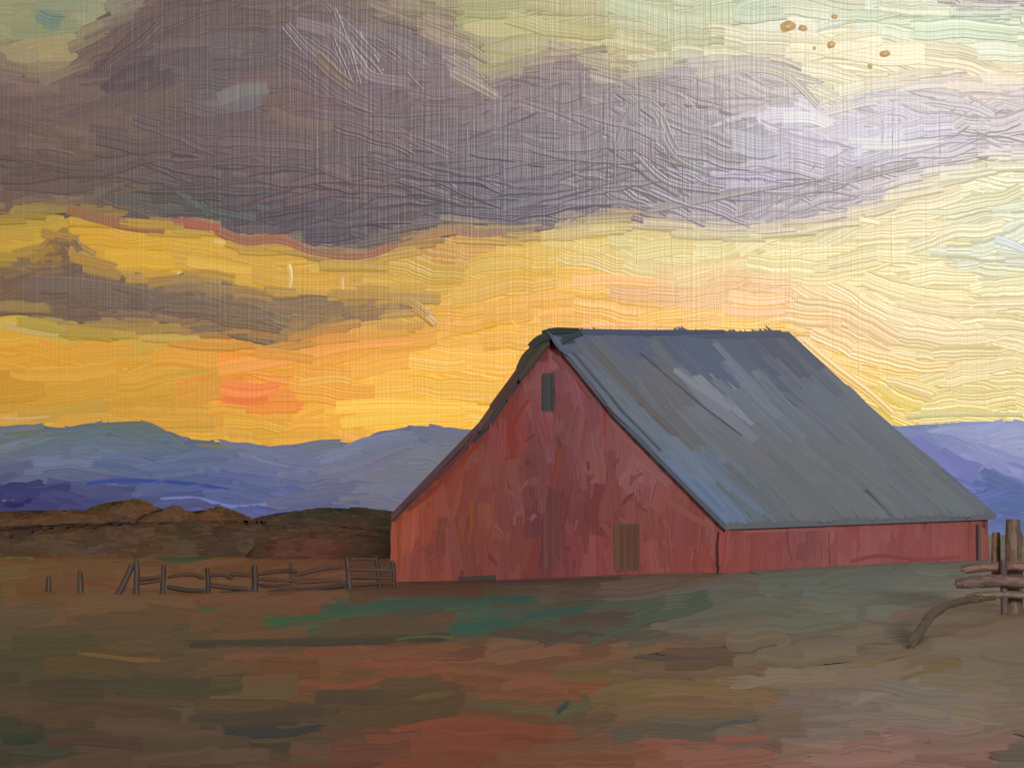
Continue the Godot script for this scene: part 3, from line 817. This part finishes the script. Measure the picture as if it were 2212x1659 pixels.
	cover(ps, {table = long, wide = 1.0, map = side_at, normal = nside, unit = 125.0 / F / 0.62, box = Rect2(lc, 1105, rc - lc, 150), len = 90.0, width = 26.0, inside = func(u: float, v: float) -> bool: return u > lc + 1.0 and u < rc - 1.0 and v < 1258.0 and v > 1138.0 - (u - 1570.0) * 0.03, angle = func(_u: float, _v: float) -> float: return PI / 2, gain = 1.1, relief = 0.012, lift0 = 0.0, lift1 = 0.04, vary = 0.018, bend = 0.5, dense = 1.3})
	for mk in [[V([1700, 1135, 1702, 1180, 1712, 1220]), 6.0, rgb(96, 56, 60)], [V([1788, 1140, 1790, 1180, 1792, 1225]), 7.0, rgb(104, 60, 62)], [V([1830, 1215, 1900, 1200, 1990, 1208, 2080, 1202]), 12.0, rgb(126, 62, 62)], [V([1600, 1150, 1700, 1146, 1830, 1143]), 7.0, rgb(148, 92, 92)]]:
		accent(ps, mk[0], mk[1], mk[2], side_at, nside, 125.0 / F, 0.012, 0.05)
	var ss := put_mesh("siding", ps.mesh(), mats.barn, b)
	ss.set_meta("kind", "stuff")
	# the roof: four slopes, steep above the knee
	var eo := 0.32                         # the roof reaches out in front of the gable
	var R0 := gable_pt(8.0, 9.45, eo)
	var K0 := gable_pt(4.8, 6.25, eo)
	var E0 := gable_pt(-0.3, 2.02, eo)
	var R1 := gable_pt(8.0, 9.95, -16.7)
	var K1 := gable_pt(4.8, 6.75, -18.0)
	var E1 := gable_pt(-0.35, 2.12, -LEN - 0.1)
	var K0b := gable_pt(11.45, 5.86, eo)
	var E0b := gable_pt(16.0, 2.2, eo)
	var M0b := gable_pt(9.45, 8.05, eo)
	var M1b := gable_pt(9.45, 8.6, -17.2)
	var K1b := gable_pt(11.45, 6.3, -18.0)
	var E1b := gable_pt(16.0, 2.2, -LEN - 0.1)
	var grey := flat_material(rgb(92, 96, 104), 0.55)
	var dark := flat_material(rgb(58, 62, 58), 0.6)
	var down := Vector3(0, -0.2, 0)
	var roof := put_mesh("roof", slab(PackedVector3Array([R0, R1, K1, K0]), down, quad_order()), grey, b)
	put_mesh("slope", slab(PackedVector3Array([K0, K1, E1, E0]), down, quad_order()), grey, roof)
	put_mesh("slope", slab(PackedVector3Array([R1, R0, M0b, M1b]), down, quad_order()), grey, roof)
	put_mesh("slope", slab(PackedVector3Array([M1b, M0b, K0b, K1b]), down, quad_order()), grey, roof)
	put_mesh("slope", slab(PackedVector3Array([K1b, K0b, E0b, E1b]), down, quad_order()), grey, roof)
	# paint on the slope that shows
	var slate := T([1350,800,103,106,114, 1300,760,90,99,123, 1240,740,88,97,119, 1400,740,84,95,119, 1500,740,86,95,114, 1650,760,92,99,117, 1690,740,90,99,114, 1500,850,116,123,134, 1560,840,134,145,161, 1530,800,88,102,128, 1450,900,103,106,108, 1600,950,109,114,121, 1750,850,105,114,128, 1850,920,109,117,128, 1700,1050,105,110,114, 1900,1050,105,112,119, 1545,1060,103,125,156, 1500,1020,105,121,141, 1400,930,103,117,134, 1330,870,101,112,123, 1600,1080,97,106,112, 2050,1080,101,112,119, 1450,830,101,104,108, 1650,880,111,121,134, 1800,1000,109,114,119, 1970,1000,105,112,119, 2090,1105,84,95,92, 1570,1110,88,102,117])
	var pr := Pile.new()
	var roof_at := func(s: float, t: float) -> Vector3:
		var f := s / 560.0
		var k := t / 500.0
		if k < 0.45: return R0.lerp(R1, f).lerp(K0.lerp(K1, f), k / 0.45)
		return K0.lerp(K1, f).lerp(E0.lerp(E1, f), (k - 0.45) / 0.55)
	var nr := (K0 - R0).cross(R1 - R0).normalized()
	if nr.y < 0: nr = -nr
	var nl := (E0 - K0).cross(K1 - K0).normalized()
	if nl.y < 0: nl = -nl
	var slope_of := func(_s: float, t: float) -> Array: return [19.0 / 560.0, nr if t < 225.0 else nl]
	cover(pr, {table = slate, wide = 0.8, look = true, unit_at = slope_of, map = roof_at, normal = nr, unit = 19.0 / 560.0, box = Rect2(0, 0, 560, 500), len = 150.0, width = 30.0, inside = func(s: float, t: float) -> bool: return s > 6.0 and s < 554.0 and t > 3.0 and t < 497.0, angle = func(s: float, t: float) -> float: return PI / 2 + 0.06 * sin(s * 0.03 + t * 0.02), relief = 0.012, lift0 = 0.02, lift1 = 0.06, vary = 0.014, bend = 0.4, dense = 1.2})
	for mk in [[V([10, 60, 12, 200, 10, 330]), 8.0, rgb(70, 80, 92)], [V([14, 390, 14, 430, 12, 480]), 14.0, rgb(92, 112, 142)], [V([24, 380, 26, 420, 24, 470]), 12.0, rgb(104, 122, 148)], [V([20, 6, 200, 8, 400, 6]), 14.0, rgb(66, 76, 104)], [V([290, 10, 420, 14, 540, 8]), 18.0, rgb(80, 88, 104)], [V([150, 60, 170, 160, 200, 300]), 5.0, rgb(68, 76, 88)], [V([190, 110, 215, 180, 240, 230]), 20.0, rgb(132, 138, 150)], [V([60, 40, 66, 160, 70, 290]), 22.0, rgb(96, 94, 94)]]:
		accent(pr, mk[0], mk[1], mk[2], roof_at, nr, 19.0 / 560.0, 0.012, 0.07)
	var rf := put_mesh("roofing", pr.mesh(), mats.barn, roof)
	rf.set_meta("kind", "stuff")
	# rake boards that close the roof's front edge, dark on the left, and the mossy cap at the peak
	var edge := func(a: Vector3, c: Vector3, wdt: float, col: Color) -> void:
		var drop := Vector3(0, -wdt, 0)
		put_mesh("rake_board", slab(PackedVector3Array([a, c, c + drop, a + drop]), -ng * 0.12, quad_order()), flat_material(col, 0.6), roof)
	edge.call(M0b + ng * 0.03 + Vector3(0, 0.06, 0), R0 + ng * 0.03 + Vector3(0, 0.06, 0), 0.62, rgb(70, 68, 60))
	edge.call(K0b + ng * 0.03 + Vector3(0, 0.06, 0), M0b + ng * 0.03 + Vector3(0, 0.06, 0), 0.4, rgb(88, 66, 60))
	edge.call(E0b + ng * 0.03 + Vector3(0, 0.05, 0), K0b + ng * 0.03 + Vector3(0, 0.05, 0), 0.3, rgb(84, 58, 62))
	edge.call(R0 + ng * 0.03, K0 + ng * 0.03, 0.24, rgb(88, 92, 108))
	edge.call(K0 + ng * 0.03, E0 + ng * 0.03, 0.24, rgb(80, 90, 106))
	var pm := Pile.new()
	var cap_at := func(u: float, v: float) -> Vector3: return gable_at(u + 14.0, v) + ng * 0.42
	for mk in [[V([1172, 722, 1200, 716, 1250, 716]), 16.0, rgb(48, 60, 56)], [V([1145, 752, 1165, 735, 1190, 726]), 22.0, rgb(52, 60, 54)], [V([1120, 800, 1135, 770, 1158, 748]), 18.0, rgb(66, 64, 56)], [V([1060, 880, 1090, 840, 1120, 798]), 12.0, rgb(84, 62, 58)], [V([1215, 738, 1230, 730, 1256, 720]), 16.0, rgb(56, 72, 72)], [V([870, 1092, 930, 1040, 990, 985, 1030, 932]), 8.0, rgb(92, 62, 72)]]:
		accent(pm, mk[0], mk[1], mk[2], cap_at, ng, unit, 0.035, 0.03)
	var moss := put_mesh("moss", pm.mesh(), mats.barn, roof)
	moss.set_meta("kind", "stuff")
	# openings
	opening(b, "hay_door", "narrow dark grey loft opening near the peak", [1174, 806, 1199, 806, 1196, 890, 1171, 888], rgb(66, 68, 68), 3)
	opening(b, "door", "small brown door low on the gable wall", [1327, 1132, 1383, 1130, 1384, 1232, 1330, 1234], rgb(98, 68, 56), 4)
	opening(b, "doorway", "dusky purple gap of a tall door left ajar", [1196, 1040, 1210, 1060, 1214, 1180, 1200, 1232, 1172, 1234, 1178, 1120], rgb(106, 62, 62), 3)
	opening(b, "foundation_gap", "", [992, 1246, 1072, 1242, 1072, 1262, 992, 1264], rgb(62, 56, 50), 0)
	var post := [side_at(2104, 1132) + nside * 0.25, side_at(2104.5, 1170) + nside * 0.25, side_at(2105, 1216) + nside * 0.25]
	put_mesh("corner_post", bar(post, [0.07, 0.07, 0.07], rgb(66, 58, 64)), mats.wood, b)


# a frame-less leaf of boards set proud of the wall
func opening(b: Node3D, called: String, label: String, list: Array, col: Color, boards: int) -> void:
	var ng := Vector3(-GB, 0, GA)
	var poly := PackedVector2Array(V(list))
	var front := PackedVector3Array()
	for q in poly: front.append(gable_at(q.x, q.y) + ng * 0.055)
	var o := put_mesh(called, slab(front, -ng * 0.2, Geometry2D.triangulate_polygon(poly)), flat_material(col, 0.7), b)
	if label: o.set_meta("label", label)
	var lo := poly[0]
	var hi := poly[0]
	for q in poly:
		lo = Vector2(minf(lo.x, q.x), minf(lo.y, q.y))
		hi = Vector2(maxf(hi.x, q.x), maxf(hi.y, q.y))
	var mid := (lo + hi) * 0.5
	var wdt := (hi.x - lo.x) / maxi(boards, 1)
	for k in boards:
		var u := lo.x + (k + 0.5) * wdt
		var top := lo.y - 4.0
		var bottom := hi.y + 3.0
		for s in 60:
			if Geometry2D.is_point_in_polygon(Vector2(u, top + 3.0), poly): break
			top += 3.0
		for s in 60:
			if Geometry2D.is_point_in_polygon(Vector2(u, bottom - 3.0), poly): break
			bottom -= 3.0
		if bottom - top < 12: continue
		var p := Pile.new()
		accent(p, [Vector2(u, top), Vector2(u + rng.randf_range(-1, 1), (top + bottom) / 2), Vector2(u, bottom)], wdt * 1.05, vary(col, 0.02), gable_at, ng, 125.0 / F, 0.012, 0.08)
		put_mesh("board", p.mesh(), mats.barn, o)


# ------------------------------------------------------------------ scrub behind the fence
func scrub(label: String, u: float, v: float, ru: float, rv: float, d: float, table: PackedFloat32Array, called := "thicket") -> void:
	# a rounded mass; u, v: centre of its foot line; ru: half breadth, rv: height, in layout units at distance d
	var foot := on_ground(u, v)
	d = -foot.z
	var o := thing(called, foot, label, "thicket" if called == "thicket" else "hedge", "scrub behind the fence")
	var k := d / F
	var st := Pile.new()
	var nu := 48
	var nv := 16
	var seedv := rng.randf() * 500.0
	var deep := minf(ru * 0.8, 60.0) * k
	var shape := func(a: float, e: float) -> Vector3:
		var r := 1.0 + 0.08 * noise.get_noise_2d(cos(a) * 300.0 + seedv, sin(e) * 150.0 + sin(a) * 120.0) * 2.0
		return foot + Vector3(cos(a) * cos(e) * ru * k * r, (pow(maxf(sin(e), 0.0), 0.8) * rv) * k * r - 0.15, sin(a) * cos(e) * deep * r)
	for r in nv + 1:
		for c in nu + 1:
			var a := TAU * c / nu
			var e := PI / 2 * r / nv
			st.v.append(shape.call(a, e))
			st.n.append(Vector3(cos(a) * cos(e) / (ru * k), sin(e) / (rv * k), sin(a) * cos(e) / deep).normalized())
			st.c.append(mix_at(table, u + cos(a) * cos(e) * ru, v - sin(e) * rv, 0.6).lightened(0.04).srgb_to_linear())
	for r in nv:
		for c in nu:
			var q := r * (nu + 1) + c
			st.i.append_array([q, q + 1, q + nu + 1, q + nu + 1, q + 1, q + nu + 2])
	put_mesh("body", st.mesh(), mats.land, o)
	var p := Pile.new()
	var count := int(ru * rv / 26.0) + 30
	for s in count:
		var a := rng.randf_range(0.0, PI)
		var e := rng.randf_range(0.02, 1.4)
		var len2 := rng.randf_range(34, 80) / maxf(ru, 30.0)
		var pts := PackedVector3Array()
		for t in 7:
			pts.append(shape.call(a + (t / 6.0 - 0.5) * len2, e + 0.02 * sin(t * 0.8 + s)))
		var nn := Vector3(cos(a) * cos(e) / (ru * k), sin(e) / (rv * k), sin(a) * cos(e) / deep).normalized()
		var qq := place_of(pts[3])
		var col := vary(mix_at(table, qq.x, qq.y, 0.6) * 1.04, 0.03)
		stroke(p, pts, nn, rng.randf_range(7, 14) * k, 9, 0.012, 0.01 + 0.04 * s / count, col, vary(col, 0.06))
	var f := put_mesh("foliage", p.mesh(), mats.land, o)
	f.set_meta("kind", "stuff")


func build_scrub() -> void:
	var brown := T([20,1120,83,60,41, 100,1110,83,60,41, 200,1100,84,62,41, 250,1085,86,64,39, 300,1085,88,64,39, 340,1095,84,64,45, 380,1090,90,69,47, 450,1110,88,62,39, 520,1120,76,55,37, 560,1140,68,53,41, 650,1110,60,55,43, 720,1100,58,55,41, 800,1110,63,57,41, 840,1150,68,58,43, 780,1140,76,55,45, 700,1150,70,53,41, 300,1130,83,60,41, 280,1135,76,58,52, 150,1150,76,57,41, 50,1160,67,53,45, 200,1170,70,55,45, 400,1160,65,53,41, 480,1165,65,51,41, 520,1180,67,53,43, 350,1180,72,57,39, 620,1180,78,51,43, 700,1175,83,51,41, 760,1170,76,53,43, 100,1185,72,57,41])
	scrub("long low tan brown scrub at the far left under the dark blue slope", 90, 1196, 330, 92, 0, brown)
	scrub("round brown shrub whose dome rises highest against the blue hills", 272, 1196, 130, 112, 0, brown)
	scrub("smaller brown shrub with a soft olive top beside the round one", 365, 1197, 110, 100, 0, brown)
	scrub("orange brown thicket in the middle with a notch at its right", 460, 1195, 140, 96, 0, brown)
	scrub("dark olive thicket reaching from the notch to the barn corner", 730, 1194, 270, 96, 0, brown)
	scrub("low dark grey brown hedge along the foot of the thickets", 400, 1204, 620, 78, 0, brown, "hedge")
	scrub("reddish brown low hedge close to the barn", 720, 1206, 190, 60, 0, brown, "hedge")


# ------------------------------------------------------------------ fence
func build_fence() -> void:
	var f := thing("rail_fence", on_ground(540, 1284), "crooked dark brown post and rail fence running up to the barn", "fence")
	var bases := [[294, 1284], [351, 1282], [448, 1286], [549, 1286], [627, 1288], [755, 1282], [819, 1270], [850, 1264]]
	var depth := func(u: float) -> float:
		for k in bases.size() - 1:
			if u <= bases[k + 1][0]:
				var t: float = clampf((u - bases[k][0]) / float(bases[k + 1][0] - bases[k][0]), 0, 1)
				return lerpf(118.6, 124.5, clampf((lerpf(bases[k][0], bases[k + 1][0], t) - 294.0) / 556.0, 0, 1))
		return 124.5
	var k := 121.0 / F
	var posts := [[293, 1205, 294, 1286, 6.0], [285, 1220, 253, 1284, 6.0], [352, 1219, 350, 1284, 5.0], [447, 1226, 449, 1288, 5.0], [549, 1220, 550, 1288, 6.5], [627, 1214, 627, 1302, 3.6], [749, 1204, 756, 1284, 5.5], [811, 1200, 821, 1272, 4.6], [848, 1212, 851, 1268, 4.2]]
	for q in posts:
		var d: float = depth.call(q[0])
		var a := at(q[0], q[1], d)
		var b := at(q[2], q[3] + 4.0, d)
		var r: float = q[4] * k * 1.05
		put_mesh("post", bar([a, a.lerp(b, 0.08), a.lerp(b, 0.4) + Vector3(0.02, 0, 0), a.lerp(b, 0.75), b], [r * 0.55, r * 0.95, r, r * 1.02, r * 1.1], vary(rgb(58, 48, 43), 0.03)), mats.wood, f)
	var rails := [[300, 1251, 322, 1249, 347, 1245, 4.6], [362, 1247, 408, 1241, 441, 1251, 4.6], [450, 1243, 478, 1242, 502, 1250, 4.6], [497, 1241, 520, 1241, 543, 1242, 5.0], [554, 1241, 616, 1233, 642, 1238, 4.4], [635, 1243, 693, 1230, 741, 1224, 4.4], [755, 1208, 780, 1208, 810, 1208, 3.6], [747, 1230, 790, 1231, 848, 1232, 4.4],
		[300, 1260, 322, 1257, 347, 1253, 4.2], [554, 1251, 640, 1254, 731, 1254, 4.2], [635, 1259, 690, 1256, 738, 1250, 4.2], [755, 1247, 780, 1247, 848, 1250, 4.6], [360, 1267, 393, 1274, 441, 1276, 5.2], [450, 1264, 490, 1269, 533, 1272, 5.2], [466, 1285, 510, 1280, 549, 1278, 4.8], [554, 1285, 590, 1280, 620, 1275, 4.6], [627, 1278, 690, 1271, 752, 1264, 5.2], [755, 1265, 800, 1262, 848, 1260, 4.2], [558, 1263, 590, 1267, 622, 1262, 3.6]]
	for q in rails:
		var pts := []
		for t in [0.0, 0.1, 0.35, 0.65, 0.9, 1.0]:
			var uu: float = (1 - t) * (1 - t) * float(q[0]) + 2 * t * (1 - t) * (2.0 * q[2] - 0.5 * (q[0] + q[4])) + t * t * float(q[4])
			var vv: float = (1 - t) * (1 - t) * float(q[1]) + 2 * t * (1 - t) * (2.0 * q[3] - 0.5 * (q[1] + q[5])) + t * t * float(q[5])
			pts.append(at(uu, vv, float(depth.call(uu)) - 0.12))
		var r: float = q[6] * k * 0.98
		put_mesh("rail", bar(pts, [r * 0.6, r, r, r * 0.95, r, r * 0.6], vary([rgb(68, 52, 44), rgb(56, 48, 44), rgb(78, 54, 42)][rng.randi() % 3], 0.02)), mats.wood, f)
	for q in [[104, 1243, 104, 1280, "short stubby brown post, leftmost in the field"], [171, 1230, 173, 1282, "taller pointed brown post standing alone left of the fence"]]:
		var foot := on_ground(q[2], q[3])
		var a := at(q[0], q[1], -foot.z)
		var o := put_mesh("fence_post", bar([a, a.lerp(foot, 0.2), a.lerp(foot, 0.6), foot + Vector3(0, -0.1, 0)], [0.045, 0.1, 0.11, 0.12], rgb(66, 52, 42)), mats.wood)
		tag(o, q[4], "post", "lone fence posts")


# ------------------------------------------------------------------ timbers at the right edge
func build_corral() -> void:
	var foot := on_ground(2180, 1330)
	var d := -foot.z
	var o := thing("timber_chute", foot, "weathered grey brown timber chute at the right edge beside the barn", "chute")
	var k := d / F
	var w := func(u: float, v: float, dz: float) -> Vector3: return at(u, v, d + dz)
	var up := [[2190, 1122, 2192, 1335, 34.0, 0.8, rgb(94, 76, 64)], [2248, 1102, 2248, 1340, 60.0, 1.2, rgb(96, 76, 64)], [2152, 1150, 2153, 1240, 18.0, 1.6, rgb(110, 80, 64)], [2168, 1210, 2172, 1350, 14.0, -0.2, rgb(80, 64, 60)]]
	for q in up:
		var a: Vector3 = w.call(q[0], q[1], q[5])
		var b: Vector3 = w.call(q[2], q[3], q[5])
		var r: float = q[4] * 0.5 * k
		var pb := put_mesh("post", bar([a, a.lerp(b, 0.03), a.lerp(b, 0.5), b], [r * 0.8, r, r, r * 1.04], q[6], 10), mats.wood, o)
		dress(pb, [a, a.lerp(b, 0.5), b], r, q[6])
	for q in [[2066, 1262, 2130, 1255, 2230, 1258, 12.0, -0.4, rgb(92, 74, 66)], [2078, 1230, 2140, 1224, 2230, 1226, 9.0, 0.0, rgb(104, 78, 66)], [2090, 1290, 2160, 1284, 2240, 1288, 7.0, -0.2, rgb(106, 92, 82)]]:
		var pts := []
		for t in 7:
			var f := t / 6.0
			var uu: float = lerpf(q[0], q[4], f)
			var vv: float = lerpf(q[1], q[5], f) + (q[3] - (q[1] + q[5]) * 0.5) * sin(PI * f)
			pts.append(w.call(uu, vv, q[7]))
		var r: float = q[6] * k
		var rb := put_mesh("rail", bar(pts, [r * 0.7, r, r, r, r, r, r * 0.9], q[8], 10), mats.wood, o)
		dress(rb, pts, r, q[8])
	# the bowed brace that leans out into the grass
	var br := []
	var rr := []
	var arc := V([1966, 1404, 1985, 1368, 2012, 1330, 2046, 1306, 2090, 1296, 2150, 1292])
	var g0 := on_ground(1966, 1404)
	for t in arc.size():
		var f := float(t) / (arc.size() - 1)
		br.append(at(arc[t].x, arc[t].y, lerpf(-g0.z, d - 0.5, f)))
		rr.append(lerpf(0.06, 0.12, sin(PI * minf(1.0, f + 0.15))))
	var bb := put_mesh("brace", bar(br, rr, rgb(92, 76, 58), 10), mats.wood, o)
	dress(bb, br, 0.1, rgb(96, 80, 60))


# short overlapping strokes wrapped round the near side of a timber
func dress(host: MeshInstance3D, pts: Array, r: float, col: Color) -> void:
	var cv := Curve3D.new()
	for q in pts: cv.add_point(q)
	var l := cv.get_baked_length()
	var p := Pile.new()
	var n := int(l / r * 3.0) + 6
	for k in n:
		var a := rng.randf_range(-1.3, 1.3)
		var s0 := rng.randf_range(0.0, l * 0.9)
		var len2 := minf(rng.randf_range(2.0, 5.0) * r, l - s0)
		var line := PackedVector3Array()
		var nn := Vector3.ZERO
		for t in 6:
			var s := s0 + len2 * t / 5.0
			var c := cv.sample_baked(s)
			var tan := (cv.sample_baked(minf(s + 0.05, l)) - cv.sample_baked(maxf(s - 0.05, 0.0))).normalized()
			var side := tan.cross(Vector3(0, 0, 1)).normalized()
			var dir := (Vector3(0, 0, 1) * cos(a) + side * sin(a)).normalized()
			nn += dir
			line.append(c + dir * r)
		var c2 := vary(col, 0.05)
		stroke(p, line, nn.normalized(), r * rng.randf_range(0.25, 0.5), 8, r * 0.05, r * 0.05 + r * 0.12 * k / n, c2, vary(col, 0.08), Vector3.ZERO, 0.12)
	var o := put_mesh("brushwork", p.mesh(), mats.wood, host)
	o.set_meta("kind", "stuff")
